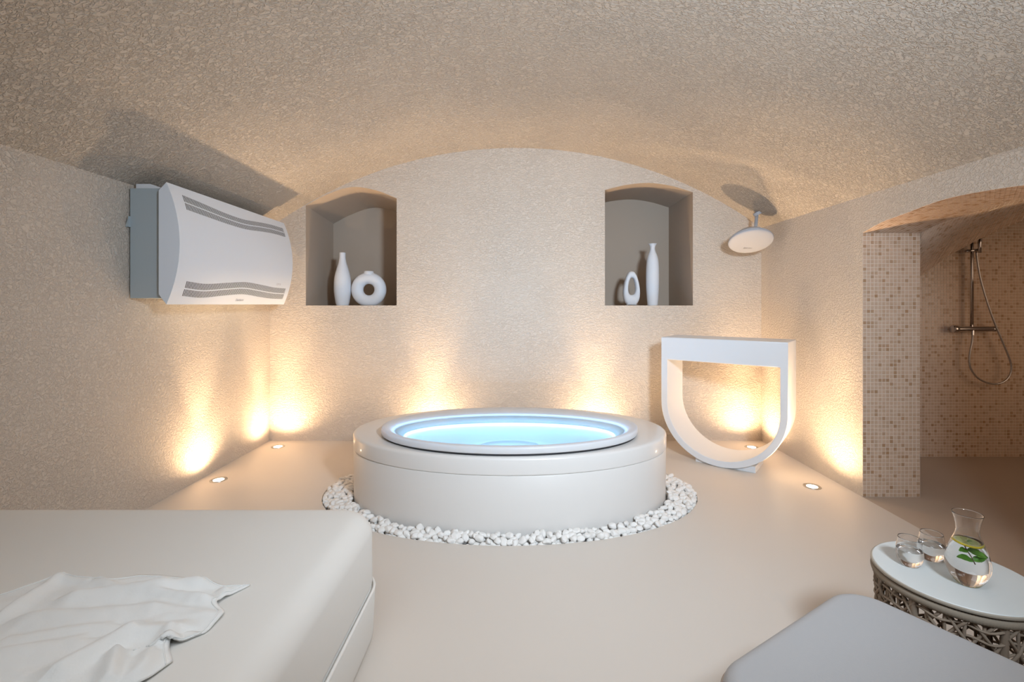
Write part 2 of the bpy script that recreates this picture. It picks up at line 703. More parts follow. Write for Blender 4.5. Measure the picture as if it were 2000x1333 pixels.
def tiles(name, parent, f, nu, nv, want, skip=None, gap=0.075, proud=0.0016, seed=1):
    """mosaic tiles laid on the surface f(u, v): bevelled pieces with recessed joints, one 'stuff' part"""
    rnd = random.Random(seed)
    V, F, T = [], [], []
    for j in range(nv):
        for i in range(nu):
            if skip and skip((i+.5)/nu, (j+.5)/nv):
                continue
            r = rnd.random()
            t = rnd.uniform(0, .35) if r < .58 else (rnd.uniform(.35, .7) if r < .85 else rnd.uniform(.75, 1))
            u0, u1, v0, v1 = (i+gap)/nu, (i+1-gap)/nu, (j+gap)/nv, (j+1-gap)/nv
            p = [f(u0, v0), f(u1, v0), f(u1, v1), f(u0, v1)]
            n = (p[1]-p[0]).cross(p[3]-p[0]).normalized()
            flip = n.dot(want) < 0
            if flip:
                n = -n
            c = (p[0]+p[1]+p[2]+p[3])/4
            tl = Vector((rnd.uniform(-1, 1), rnd.uniform(-1, 1), rnd.uniform(-1, 1)))*0.00018
            o = len(V)
            V += [q for q in p]
            for q in p:
                V.append(c+(q-c)*0.90+n*(proud+tl.dot((q-c).normalized())))
            fs = [(o+4, o+5, o+6, o+7)]+[(o+a, o+(a+1) % 4, o+4+(a+1) % 4, o+4+a) for a in range(4)]
            if flip:
                fs = [tuple(reversed(q)) for q in fs]
            F += fs
            T += [t]*5
    ob = obj(name, V, F, M['tile'], parent, kind='stuff')
    at = ob.data.attributes.new('tint', 'FLOAT', 'FACE')
    at.data.foreach_set('value', T)
    return ob


P = 0.0241
tiles('mosaic_tiles', jamb, lambda u, v: Vector((XR+WT*u, OY1, OSP*v)), 15, 69, Vector((0, -1, 0)), seed=2)
tiles('mosaic_tiles', sb, lambda u, v: Vector((2.76+2.0*u, YS, 1.95*v)), 83, 81, Vector((0, -1, 0)), seed=3,
      skip=lambda u, v: (2.76+2*u) < 3.1)
tiles('mosaic_tiles', so1, surf_S1, 15, 49, Vector((0, 0, -1)), seed=4)
tiles('mosaic_tiles', so2, lambda u, v: surf_S2(u, v), 36, 50, Vector((0, 0, -1)), seed=5, skip=lambda u, v: v > .8)

# ------------------------------------------------------------------ floor lights


def floor_light(x, y, label, tilt=0.0):
    t = thing('floor_light', label, 'floor light', (x, y, 0), 0, 'recessed floor spots along the walls')
    V, F = lathe(x, y, 0, [(0.054, 0.0003), (0.053, 0.0032), (0.049, 0.0040), (0.040, 0.0030), (0.034, 0.0012), (0.034, 0.0003)], 40, False, False)
    sharp(obj('bezel', V, F, M['steel'], t), 50)
    V, F = lathe(x, y, 0, [(0.034, 0.001), (0.030, 0.0022), (0.012, 0.0028), (0.002, 0.003)], 32, True, True)
    obj('lens', V, F, M['lens'], t, smooth=True)
    for cone, watts in SPOT_POWER:
        d = bpy.data.lights.new('spot', 'SPOT')
        d.energy = watts
        d.color = SPOT_COLOR
        d.spot_size = math.radians(cone)
        d.spot_blend = 1.0
        d.shadow_soft_size = 0.022
        o = bpy.data.objects.new('spot', d)
        C.objects.link(o)
        o.parent = t
        o.location = (0, 0, 0.03)
        o.rotation_euler = (PI, 0, 0)
    return t


floor_light(-2.05, 3.246, 'lit round floor spot by the left wall, nearer the bed')
floor_light(-2.024, 4.004, 'lit round floor spot in the back left corner of the room')
floor_light(-0.74, 4.02, 'floor spot behind the left half of the hot tub, washing the back wall')
floor_light(0.71, 4.02, 'floor spot behind the right half of the hot tub, washing the back wall')
floor_light(1.995, 3.99, 'lit round floor spot seen through the D-shaped frame')
floor_light(1.965, 3.127, 'lit round floor spot beside the right wall near the tiled pier')

# ------------------------------------------------------------------ hot tub
tub = thing('hot_tub', 'white oval hot tub filled with glowing pale blue water', 'hot tub', (TUB_X, 3.075, 0))
TC = (TUB_X, 3.075)


def loft_ell(rs, n=128, cap0=False, cap1=False):
    return rings([ellipse(cx, cy, rx, ry, z, n) for cx, cy, rx, ry, z in rs], cap0=cap0, cap1=cap1)


RX, RY = 1.002, 0.615
V, F = loft_ell([(*TC, RX-.004, RY-.004, -0.045), (*TC, RX-.004, RY-.004, 0.0), (*TC, RX-.002, RY-.002, 0.306), (*TC, RX-.006, RY-.006, 0.311), (*TC, RX-.05, RY-.05, 0.311)])
obj('side_panel', V, F, M['acrylic'], tub, smooth=True)
V, F = loft_ell([(*TC, RX-.05, RY-.05, 0.3125), (*TC, RX-.005, RY-.005, 0.3125), (*TC, RX-.0005, RY-.0005, 0.316), (*TC, RX, RY, 0.32), (*TC, RX, RY, 0.392), (*TC, RX-.003, RY-.003, 0.400),
                 (*TC, RX-.009, RY-.009, 0.4055), (*TC, RX-.02, RY-.02, 0.408), (TUB_X, 2.96, .78, .46, 0.408), (TUB_X, 2.96, .74, .42, 0.400)])
obj('rim', V, F, M['acrylic_gloss'], tub, smooth=True)
V, F = loft_ell([(TUB_X, 2.96, .783, .473, 0.4075), (TUB_X, 2.96, .783, .473, 0.4195)])
obj('shadow_gap', V, F, M['dark'], tub, smooth=True)
LC = (TUB_X, 2.96)
V, F = loft_ell([(*LC, .70, .40, .4185), (*LC, .785, .475, .4185), (*LC, .793, .483, .421), (*LC, .796, .486, .428), (*LC, .796, .486, .449), (*LC, .794, .484, .4545), (*LC, .789, .479, .458),
                 (*LC, .776, .466, .459), (TUB_X, 2.945, .752, .42, .4540), (TUB_X, 2.928, .728, .378, .4460), (TUB_X, 2.921, .715, .361, .4405), (TUB_X, 2.92, .709, .354, .436), (TUB_X, 2.92, .704, .348, .430), (*LC, .70, .40, .4185)])
blip = obj('basin_lip', V, F, M['acrylic_rim'], tub, smooth=True)
BC = (TUB_X, 2.92)
V, F = loft_ell([(*BC, .705, .349, .434), (*BC, .690, .328, .429), (*BC, .672, .303, .414), (*BC, .660, .289, .402), (*BC, .648, .278, .399), (*BC, .64, .272, .375), (*BC, .58, .235, .352), (*BC, .46, .19, .338), (*BC, .30, .15, .331),
                 (*BC, .20, .132, .329), (*BC, .197, .129, .326), (*BC, .193, .125, .326)])
bas = obj('basin', V, F, M['basin'], tub, smooth=True)
V, F = loft_ell([(*BC, .192, .124, .326), (*BC, .189, .121, .3305), (*BC, .10, .06, .332), (*BC, .01, .006, .332)], cap1=True)
obj('drain_cover', V, F, M['basin'], bas, smooth=True)
V, F = loft_ell([(*BC, .650, .2800, .3995), (*BC, .649, .2790, .4050), (*BC, .645, .2750, .4062), (*BC, .641, .2710, .4050), (*BC, .640, .2700, .4005), (*BC, .643, .273, .3975)])
obj('light_strip', V, F, M['led'], bas, smooth=True)
V, F = loft_ell([(TUB_X, 2.922, .721, .369, .4335), (TUB_X, 2.922, .724, .372, .4355), (TUB_X, 2.922, .721, .369, .4375), (TUB_X, 2.922, .718, .366, .4355), (TUB_X, 2.922, .721, .369, .4335)])
obj('lip_glow_helper', V, F, M['glow'], blip, smooth=True)  # unseen emissive ring added inside the lip to imitate its blue glow
V, F = loft_ell([(TUB_X, 2.935, .746, .406, .4190), (TUB_X, 2.935, .746, .406, .4410), (TUB_X, 2.935, .749, .409, .4410), (TUB_X, 2.935, .749, .409, .4190)])
obj('lip_glow_baffle', V, F, M['acrylic'], blip, smooth=True)  # unseen ring added to keep that glow off the lip's outer side
wat = ellipse(*BC, .7085, .3535, .4375, 128)
obj('water_surface', wat, [tuple(range(128))], M['water'], tub)

# ------------------------------------------------------------------ pebbles around the tub


def pebble_mesh(seed, sub):
    bm = bmesh.new()
    bmesh.ops.create_icosphere(bm, subdivisions=sub, radius=1.0)
    rnd = random.Random(seed)
    off = Vector((rnd.uniform(0, 99), rnd.uniform(0, 99), rnd.uniform(0, 99)))
    planes = []
    for _ in range(6):
        d = Vector((rnd.gauss(0, 1), rnd.gauss(0, 1), rnd.gauss(0, 1))).normalized()
        planes.append((d, rnd.uniform(.62, .88)))
    sx, sy, sz = 1, rnd.uniform(.62, .85), rnd.uniform(.5, .72)
    for v in bm.verts:
        p = v.co.copy()
        for d, h in planes:
            e = p.dot(d)-h
            if e > 0:
                p -= d*e*.8
        p *= 1+.18*noise.noise(p*1.2+off)
        v.co = (p.x*sx, p.y*sy, p.z*sz)
    me = bpy.data.meshes.new('pebble')
    bm.to_mesh(me)
    bm.free()
    for q in me.polygons:
        q.use_smooth = True
    me.materials.append(M['pebble'])
    return me


rnd = random.Random(11)
spots = []
grid = {}


def far_enough(x, y, d):
    gx, gy = int(x/.04), int(y/.04)
    for a in range(gx-2, gx+3):
        for b in range(gy-2, gy+3):
            for (qx, qy) in grid.get((a, b), ()):
                if (qx-x)**2+(qy-y)**2 < d*d:
                    return False
    grid.setdefault((gx, gy), []).append((x, y))
    return True


for layer, (dmin, tries, z0) in enumerate(((.026, 30000, -0.016), (.027, 30000, 0.006))):
    grid.clear()
    for _ in range(tries):
        x = rnd.uniform(PIT[0]-PIT[2], PIT[0]+PIT[2])
        y = rnd.uniform(PIT[1]-PIT[3], PIT[1]+PIT[3])
        mo = .021 if layer == 0 else .026
        mi = .014
        if ((x-PIT[0])/(PIT[2]-mo))**2+((y-PIT[1])/(PIT[3]-mo))**2 > 1:
            continue
        if ((x-TC[0])/(RX+mi))**2+((y-TC[1])/(RY+mi))**2 < 1:
            continue
        if far_enough(x, y, dmin):
            near = ((x-TC[0])/(RX+.06))**2+((y-TC[1])/(RY+.06))**2 < 1
            s = rnd.uniform(.0180, .0265)
            z = z0+rnd.uniform(-.004, .006)+(.006 if near and layer else 0)
            spots.append((x, y, z, s, (rnd.uniform(-.5, .5), rnd.uniform(-.5, .5), rnd.uniform(0, 6.3)), layer))


def shown(p):        # size in the picture; the tub hides those behind it
    x, y = p[0]-TC[0], p[1]-TC[1]
    hid = y > .15 and abs(x) < RX+.02
    return (0 if hid else 1)*(1 if p[5] else .55)/math.hypot(p[0], p[1])


spots.sort(key=shown, reverse=True)
big = [pebble_mesh(100+k, 3) for k in range(14)]
small = [pebble_mesh(200+k, 2) for k in range(10)]
for k, (x, y, z, s, r, ly) in enumerate(spots[:300]):
    o = bpy.data.objects.new('pebble', big[k % 14])
    C.objects.link(o)
    o.location, o.rotation_euler, o.scale = (x, y, z), r, (s*1.12,)*3
    side = 'left' if x < TC[0] else 'right'
    if abs(x-TC[0]) > .80:
        tag(o, 'smooth white pebble packed into the bed beside the %s end of the hot tub' % side, 'pebble', 'white pebbles at the %s end of the hot tub' % side)
    else:
        tag(o, 'smooth white pebble packed along the front of the hot tub, %s of its middle' % side, 'pebble', 'white pebbles in front of the hot tub, %s half' % side)
V, F = [], []
for k, (x, y, z, s, r, ly) in enumerate(spots[300:]):
    from mathutils import Euler
    mx = Matrix.LocRotScale(Vector((x, y, z)), Euler(r), Vector((s*1.12,)*3))
    me = small[k % 10]
    o = len(V)
    V += [mx @ v.co for v in me.vertices]
    F += [tuple(i+o for i in q.vertices) for q in me.polygons]
pb = obj('pebble_bed', V, F, M['pebble'], smooth=True, kind='stuff')
tag(pb, 'rest of the white pebbles filling the oval bed around the hot tub', 'pebbles')

# ------------------------------------------------------------------ D-shaped console frame
A = Vector((0.785, -0.619, 0)).normalized()
Nn = Vector((0.619, 0.785, 0)).normalized()
con = thing('console_frame', 'white D-shaped openwork frame with thick top beam, standing in the back right corner', 'sculpture', (1.55, 3.5, 0))
O = Vector((1.167, 3.775, 0))-Nn*0.010
WD, DP, HT, TH = 0.888, 0.36, 0.950, 0.048


def dprofile(w0, w1, ztop, zc, r, n=32):
    cx = (w0+w1)/2
    pts = [(w0, ztop)]
    for k in range(n+1):
        a = PI+PI*k/n
        pts.append((cx+(w1-w0)/2*math.cos(a), zc+r*math.sin(a)))
    pts.append((w1, ztop))
    return pts


zc = 0.443
po = dprofile(0, WD, HT, zc, zc-.001)
pi_ = dprofile(TH, WD-TH, HT-.177, zc, zc-.001-TH)


def to3(p, d):
    return O+A*p[0]+Nn*d+Vector((0, 0, p[1]))


n = len(po)
V = [to3(p, 0) for p in po]+[to3(p, 0) for p in pi_]+[to3(p, DP) for p in po]+[to3(p, DP) for p in pi_]
F = []
for k in range(n):
    j = (k+1) % n
    F.append((k, j, n+j, n+k))
    F.append((2*n+k, 3*n+k, 3*n+j, 2*n+j))
    F.append((k, 2*n+k, 2*n+j, j))
    F.append((n+k, n+j, 3*n+j, 3*n+k))
fr = sharp(obj('frame', V, F, M['white'], con), 30)
bevel(fr, .004, 2, 40)
p0 = Vector((1.371, 3.614, 0))+Nn*0.012
L = 0.42
V = [p0+A*a+Nn*b+Vector((0, 0, z)) for z in (0.0, .046) for b in (0.005, .275) for a in (0, L)]
pl = obj('plinth', V, [(0, 2, 3, 1), (4, 5, 7, 6), (0, 1, 5, 4), (2, 6, 7, 3), (0, 4, 6, 2), (1, 3, 7, 5)], M['white'], con)
bevel(pl, .003, 2)

# ------------------------------------------------------------------ vases in the niches
SZ = SILL


def vase(name, label, x, y, prof):
    V, F = lathe(x, y, SZ, smooth_profile(prof, 5), 40, True, False)
    o = obj(name, V, F, M['vase'], smooth=True)
    return tag(fix_normals(o), label, 'vase')


def origin_at(o, loc):
    """move a single mesh's origin to its foot"""
    o.data.transform(Matrix.Translation(-Vector(loc)))
    o.location = loc


VY = 4.40
s = VY/920
k = 1/4.936
v = vase('bottle_vase', 'tall white bottle vase with a slim straight neck, beside the ring vase', (669-1008)*s, VY,
         [(.055*.98, 0), (.062, .03), (.0745, .12), (.0765, .19), (.070, .27), (.052, .345), (.037, .395), (.029, .44), (.0275, .49), (.0275, .487), (.020, .487), (.018, .44)])
origin_at(v, ((669-1008)*s, VY, SZ))
v = vase('bottle_vase', 'tall white vase with a flared mouth, in the right niche', (1274.5-1008)*s, VY,
         [(.046, 0), (.052, .06), (.058, .17), (.0595, .30), (.055, .40), (.046, .455), (.029, .50), (.0225, .53), (.026, .555), (.038, .574), (.037, .575), (.030, .568), (.018, .53)])
origin_at(v, ((1274.5-1008)*s, VY, SZ))

# ring vase (round hole through a round body)


def ring_vase():
    x0 = (720.5-1008)*s
    rv = thing('ring_vase', 'white doughnut-shaped vase with a short round neck', 'vase', (x0, VY, SZ))
    R, r, zc_ = .1075, .0545, .1475
    V, F = [], []
    nu, nv = 48, 20
    for i in range(nu):
        a = 2*PI*i/nu
        for j in range(nv):
            b = 2*PI*j/nv
            rr = R+r*math.cos(b)
            z = zc_+rr*math.sin(a)
            if z < 0.0:
                z = 0.0
            V.append((x0+rr*math.cos(a), VY+r*.95*math.sin(b), SZ+z))
    for i in range(nu):
        for j in range(nv):
            F.append((i*nv+j, ((i+1) % nu)*nv+j, ((i+1) % nu)*nv+(j+1) % nv, i*nv+(j+1) % nv))
    obj('body', V, F, M['vase'], rv, smooth=True)
    V, F = lathe(x0, VY, SZ, [(.050, .285), (.0445, .300), (.0440, .318), (.040, .320), (.036, .316), (.034, .29)], 32, False, False)
    obj('neck', V, F, M['vase'], rv, smooth=True)


ring_vase()


def drop_vase():
    x0 = (1233-1008)*s
    o_pts, i_pts = [], []
    m = 48
    for q in range(m):
        a = 2*PI*q/m
        # outer teardrop, pointed at the top
        t = (1-math.cos(a))/2
        z = .320*t**1.0
        w = .0755*math.sin(min(a, 2*PI-a))**.75*(1.24-.50*t) if 0 < a else 0
        w = max(w, 0)
        sg = 1 if a <= PI else -1
        base = .045 if t < .02 else 0
        o_pts.append((sg*max(w, base), z))
    for q in range(m):
        a = 2*PI*q/m
        t = (1-math.cos(a))/2
        z = .098+.160*t
        w = .0350*abs(math.sin(a))**.8*(1.15-.35*t)
        sg = 1 if a <= PI else -1
        i_pts.append((sg*w+.003, z))
    dv = thing('loop_vase', 'small white pointed oval vase with an off-centre hole', 'vase', (x0, VY, SZ))

    def mid(p, q, t):
        return (p[0]+(q[0]-p[0])*t, p[1]+(q[1]-p[1])*t)
    rs = []
    for (t, d) in ((0, .0), (.04, .022), (.18, .036), (.5, .042), (.82, .036), (.96, .022), (1, 0), (.96, -.022), (.82, -.036), (.5, -.042), (.18, -.036), (.04, -.022), (0, 0)):
        rs.append([(x0+mid(o_pts[q], i_pts[q], t)[0], VY+d, SZ+mid(o_pts[q], i_pts[q], t)[1]) for q in range(m)])
    V, F = rings(rs)
    fix_normals(obj('body', V, F, M['vase'], dv, smooth=True))


drop_vase()

# ------------------------------------------------------------------ dehumidifier on the left wall
deh = thing('dehumidifier', 'long white wall-mounted dehumidifier with two wavy slotted grilles', 'dehumidifier', (XL, 3.28, 1.2))
DY0, DY1 = 2.62, 3.945
V, F = box(XL+.012, -1.975, DY0+.03, DY1-.03, 1.245, 1.864)
cab = bevel(obj('cabinet', V, F, M['cabinet'], deh), .003, 2)
cab['label'] = 'blue-grey steel body behind the white cover'
DZ0, DZ1 = 1.21, 1.891
DXE, DXM = -1.945, -1.871


def face_x(z):
    t = (z-DZ0)/(DZ1-DZ0)*2-1
    return DXE+(DXM-DXE)*(1-t*t)


UT = [(2.713, 1.842), (2.883, 1.829), (3.105, 1.811), (3.304, 1.807), (3.53, 1.825), (3.70, 1.836), (3.89, 1.838)]
UB = [(2.713, 1.757), (2.883, 1.748), (3.105, 1.738), (3.304, 1.737), (3.53, 1.755), (3.70, 1.765), (3.89, 1.765)]
LT = [(2.713, 1.344), (2.883, 1.336), (3.105, 1.353), (3.304, 1.366), (3.53, 1.354), (3.70, 1.343), (3.89, 1.341)]
LB = [(2.713, 1.259), (2.883, 1.251), (3.105, 1.269), (3.304, 1.281), (3.53, 1.266), (3.70, 1.256), (3.89, 1.254)]
NS = 100
G0, G1 = 2.715, 3.888
cols = [DY0, DY0+.05]
pitch = (G1-G0)/NS
slot_cols = set()
for i in range(NS):
    slot_cols.add(len(cols))
    cols += [G0+pitch*i, G0+pitch*(i+.52)]
cols += [G1, DY1-.03, DY1]
cols = sorted(cols)


def rows(y):
    a, b, c, d = interp(LB, y), interp(LT, y), interp(UB, y), interp(UT, y)
    e = .0035
    m1, m2 = (a+b)/2, (c+d)/2
    r = [DZ0, (DZ0+a)/2, a, a+(m1-e-a)/2, m1-e, m1+e, m1+e+(b-m1-e)/2, b]
    r += [b+(c-b)*q/8 for q in range(1, 8)]
    r += [c, c+(m2-e-c)/2, m2-e, m2+e, m2+e+(d-m2-e)/2, d, (d+DZ1)/2, DZ1]
    return r


nr = len(rows(3.0))
hole_rows = {2, 3, 5, 6, nr-8, nr-7, nr-5, nr-4}
V, F = [], []
for y in cols:
    for z in rows(y):
        V.append((face_x(z), y, z))
for i in range(len(cols)-1):
    is_slot = i in slot_cols
    for j in range(nr-1):
        if is_slot and j in hole_rows:
            continue
        a = i*nr+j
        F.append((a, a+nr, a+nr+1, a+1))
# closed ends, chamfered back edges, top and bottom
CHX, CHZ0, CHZ1 = -1.988, 1.267, 1.845
for y, ref in ((DY0, 0), (DY1, (len(cols)-1)*nr)):
    o = len(V)
    V += [(CHX, y, CHZ0), (CHX, y, CHZ1)]
    F.append(tuple([ref+j for j in range(nr)]+[o+1, o]))
e0, e1 = len(V)-4, len(V)-2
last = (len(cols)-1)*nr
F.append(tuple([i*nr+nr-1 for i in range(len(cols))]+[e1+1, e0+1]))
F.append(tuple([i*nr for i in range(len(cols))][::-1]+[e0, e1]))
cv = sharp(obj('cover', V, F, M['cover'], deh), 25)
# dark interior behind the slots
for nm, bb, tt in (('grille_backing', LB, LT), ('grille_backing', UB, UT)):
    V, F = [], []
    ys = [G0-.008+(G1-G0+.016)*q/40 for q in range(41)]
    for y in ys:
        for q in range(5):
            z = interp(bb, y)-.006+(interp(tt, y)-interp(bb, y)+.012)*q/4
            V.append((face_x(z)-.012, y, z))
    for i in range(40):
        for j in range(4):
            F.append((i*5+j, (i+1)*5+j, (i+1)*5+j+1, i*5+j+1))
    obj(nm, V, F, M['dark'], cv, smooth=True)


def face_text(body, y, z, width, parent, name, material):
    V, F, w = text_mesh(body, 1.0)
    sc = width/w
    V = [(face_x(z+vy*sc)+.0012, y+vx*sc, z+vy*sc) for vx, vy, vz in V]
    return obj(name, V, F, material, parent)


face_text('Dantherm', 3.245, 1.233, .092, cv, 'lettering', M['ink'])
face_text('CDP 50', 3.715, 1.363, .07, cv, 'lettering', mat('pale_ink', (.5, .5, .52), .6))
# mounting bracket pieces
V, F = box(XL+.035, -2.07, DY0+.045, DY0+.075, 1.866, 1.892)
b1 = obj('bracket', V, F, M['white'], deh)
V = [(-2.07, DY0+.045, 1.866), (-2.07, DY0+.045, 1.892), (-1.992, DY0+.045, 1.866), (-2.07, DY0+.075, 1.866), (-2.07, DY0+.075, 1.892), (-1.992, DY0+.075, 1.866)]
obj('bracket', V, [(0, 2, 1), (3, 4, 5), (0, 3, 5, 2), (1, 2, 5, 4), (0, 1, 4, 3)], M['white'], deh)
V, F = box(XL, XL+.02, DY0+.055, DY1-.055, 1.26, 1.85)
obj('mounting_plate', V, F, M['dark'], deh)
V = [(XL+.001, DY0+.012, 1.645), (XL+.018, DY0+.012, 1.705), (XL+.018, DY0+.012, 1.645), (XL+.001, DY0+.05, 1.645), (XL+.018, DY0+.05, 1.705), (XL+.018, DY0+.05, 1.645)]
obj('cable_clip', V, [(0, 2, 1), (3, 4, 5), (0, 3, 5, 2), (1, 2, 5, 4), (0, 1, 4, 3)], M['cabinet'], deh)

# ------------------------------------------------------------------ saucer speaker in the upper right corner
SC = Vector((1.925, 3.865, 1.728))
spk = thing('speaker', 'pale grey saucer-shaped speaker mounted high in the back right corner', 'speaker', tuple(SC))
view = SC-Vector((0, 0, 1.21))
zax = Vector((-0.088, -0.443, -0.891)).normalized()      # where the dish faces
xax = Vector((0.9, 0.0, 0.12))
xax = (xax-zax*xax.dot(zax)).normalized()
yax = zax.cross(xax)


def dish(prof, n=56):
    return rings([[SC+xax*r*math.cos(2*PI*j/n)+yax*r*math.sin(2*PI*j/n)+zax*h for j in range(n)] for r, h in prof], cap0=True, cap1=True)


SR = .170
V, F = dish([(SR*.995, -.006), (SR, 0), (SR*.985, .005), (SR*.93, .009), (SR*.78, .0135), (SR*.5, .0175), (SR*.2, .0195), (SR*.02, .0198)])
shell = obj('front_shell', V, F, M['speaker'], spk, smooth=True)
V, F = dish([(.03, -.085), (.10, -.075), (SR*.80, -.045), (SR*.96, -.020), (SR*1.005, -.006), (SR*.9, -.005)])
obj('back_shell', V, F, M['speaker'], spk, smooth=True)
# arm to the wall
CT = Vector((2.03, 3.97, vault_z(2.03)))
V, F = tube([SC-zax*.06, SC-zax*.10+Vector((.03, .01, 0)), CT-Vector((.01, 0, .12)), CT], .014, 10)
obj('arm', V, F, M['speaker'], spk, smooth=True)
V, F = tube([CT-Vector((-.012, 0, .022)), CT], .036, 20)
obj('mounting_plate', V, F, M['speaker'], spk)
V, F, w = text_mesh('garvan', 1.0)
sc_ = .066/w
PV = []
lx, ly = -xax, yax
# keep the lettering upright for somebody standing in the room
tx, ty = xax, -yax if yax.z > 0 else yax
if ty.z < 0:
    ty = -ty
for vx, vy, vz in V:
    a, b_ = vx*sc_-.033, vy*sc_
    q = -SR*.46+b_
    r_ = math.hypot(a, q)/SR
    h = interp([(0, .0198), (.2, .0195), (.5, .0175), (.78, .0135), (.93, .009), (1, 0)], r_)
    PV.append(SC+tx*a+ty*q+zax*(h+.0012))
obj('lettering', PV, F, M['ink'], shell)

# ------------------------------------------------------------------ treatment bed
bed = thing('treatment_bed', 'wide cream upholstered bed with rounded corners, lower left', 'bed', (-1.3, .8, 0))
BX0, BX1, BY0, BY1 = -2.13, -0.515, -0.4, 1.80
prof = []
zt, zb, re = .452, .185, .08
for q in range(7):
    a = PI/2*q/6
    prof.append((.03*(1-math.sin(a)), zb+.03*(1-math.cos(a))))
for q in range(1, 10):
    a = PI/2*q/9
    prof.append((re*(1-math.cos(a)), zt-re+re*math.sin(a)))
prof += [(.10, zt+.001), (.2, zt+.002)]
V, F = rounded_slab(BX0, BX1, BY0, BY1, prof, .13)
mtr = obj('mattress', V, F, M['mattress'], bed, smooth=True)
V, F = rounded_slab(BX0+.0, BX1+.008, BY0, BY1+.005, [(.02, 0.0), (.012, .004), (.006, .03), (0, .17), (.004, .186), (.03, .190)], .13)
obj('base', V, F, M['mattress'], bed, smooth=True)
ringp = []
ins = -.006
for (cx, cy, a0) in ((BX1-.13, BY1-.13, 0), (BX0+.13, BY1-.13, PI/2), (BX0+.13, BY0+.13, PI), (BX1-.13, BY0+.13, 1.5*PI)):
    for q in range(13):
        a = a0+PI/2*q/12
        ringp.append((cx+(.13-ins)*math.cos(a), cy+(.13-ins)*math.sin(a), .192))
V, F = tube(ringp, .0055, 8, closed=True)
obj('piping', V, F, M['piping'], mtr, smooth=True)

# crumpled towel on the bed
def seg_d(p, a, b):
    ax, ay = a
    bx, by = b
    dx, dy = bx-ax, by-ay
    L2 = dx*dx+dy*dy
    t = max(0, min(1, ((p[0]-ax)*dx+(p[1]-ay)*dy)/L2))
    qx, qy = ax+dx*t, ay+dy*t
    s_ = (dx*(p[1]-ay)-dy*(p[0]-ax))/math.sqrt(L2)
    return math.hypot(p[0]-qx, p[1]-qy), s_, t


def bp(x, y, z=.455):
    Z = (1.21-z)*920/(y-595)
    return ((x-1008)/920*Z, Z)


ZT = .456
far_e = [(-1.62, 1.13), (-1.45, 1.15), (-1.333, 1.216), (-1.264, 1.300), (-1.19, 1.292), (-1.10, 1.288), (-1.038, 1.306), (-.94, 1.298), (-.857, 1.283), (-.79, 1.258), (-.712, 1.262)]
near_e = [(-1.62, .70), (-1.45, .69), (-1.3, .70), (-1.2, .72), (-1.12, .75), (-1.0, .78), (-.92, .80), (-.86, .86), (-.80, .90), (-.745, .93), (-.722, .99)]
right_e = [(-.722, .99), (-.765, 1.045), (-.745, 1.075), (-.715, 1.075), (-.708, 1.115), (-.712, 1.150), (-.748, 1.178), (-.742, 1.21), (-.712, 1.262)]
left_e = [(-1.62, .70), (-1.62, .9), (-1.62, 1.13)]


def along(pts, t):
    L_ = [0]
    for i in range(1, len(pts)):
        L_.append(L_[-1]+math.dist(pts[i-1], pts[i]))
    x_ = interp([(l, p[0]) for l, p in zip(L_, pts)], t*L_[-1])
    y_ = interp([(l, p[1]) for l, p in zip(L_, pts)], t*L_[-1])
    return x_, y_


folds = [  # a, b, height, width
    (bp(0, 1215), bp(117, 1135), .020, .012), (bp(117, 1135), bp(175, 1140), .016, .010),
    (bp(150, 1176), bp(320, 1154), .026, .020), (bp(320, 1154), bp(410, 1143), .020, .016),
    (bp(60, 1215), bp(300, 1196), .016, .018), (bp(300, 1196), bp(430, 1212), .010, .016),
    (bp(255, 1250), bp(120, 1325), .030, .018), (bp(230, 1290), bp(215, 1345), .030, .012),
    (bp(335, 1246), bp(330, 1262), .028, .014), (bp(350, 1240), bp(250, 1252), .018, .016),
    (bp(20, 1260), bp(210, 1232), .012, .014), (bp(300, 1290), bp(270, 1333), .020, .015),
    (bp(195, 1140), bp(230, 1160), .016, .010), (bp(440, 1160), bp(440, 1178), .016, .008),
    (bp(285, 1165), bp(425, 1183), .020, .010), (bp(0, 1290), bp(150, 1262), .016, .02),
]
NU, NV_ = 150, 96
V, F = [], []
for j in range(NV_+1):
    tv = j/NV_
    for i in range(NU+1):
        tu = i/NU
        fe, ne = along(far_e, tu), along(near_e, tu)
        le, ri = along(left_e, tv), along(right_e, tv)
        c00, c10, c01, c11 = near_e[0], near_e[-1], far_e[0], far_e[-1]
        x = (1-tv)*ne[0]+tv*fe[0]+(1-tu)*le[0]+tu*ri[0]-((1-tu)*(1-tv)*c00[0]+tu*(1-tv)*c10[0]+(1-tu)*tv*c01[0]+tu*tv*c11[0])
        y = (1-tv)*ne[1]+tv*fe[1]+(1-tu)*le[1]+tu*ri[1]-((1-tu)*(1-tv)*c00[1]+tu*(1-tv)*c10[1]+(1-tu)*tv*c01[1]+tu*tv*c11[1])
        h = 0
        for a, b_, hh, ww in folds:
            d, sd, t = seg_d((x, y), a, b_)
            ww, hh = ww*1.1, hh*.85
            wd = ww*(1.0 if sd > 0 else 1.7)
            h = max(h, hh*math.exp(-(d/wd)**2)) + .25*min(h, hh*math.exp(-(d/wd)**2))
        h += .006*(noise.noise(Vector((x*9, y*14, 0)))+.6)+.0025*noise.noise(Vector((x*30, y*46, 3)))
        edge = min(tv, 1-tv, 1-tu)
        V.append((x, y, ZT+.0035+max(h, 0)*min(1, .35+edge*14)))
for j in range(NV_):
    for i in range(NU):
        a = j*(NU+1)+i
        F.append((a, a+1, a+NU+2, a+NU+1))
tw = obj('towel', V, F, M['towel'], smooth=True)
so = tw.modifiers.new('thick', 'SOLIDIFY')
so.thickness = .0035
so.offset = -1
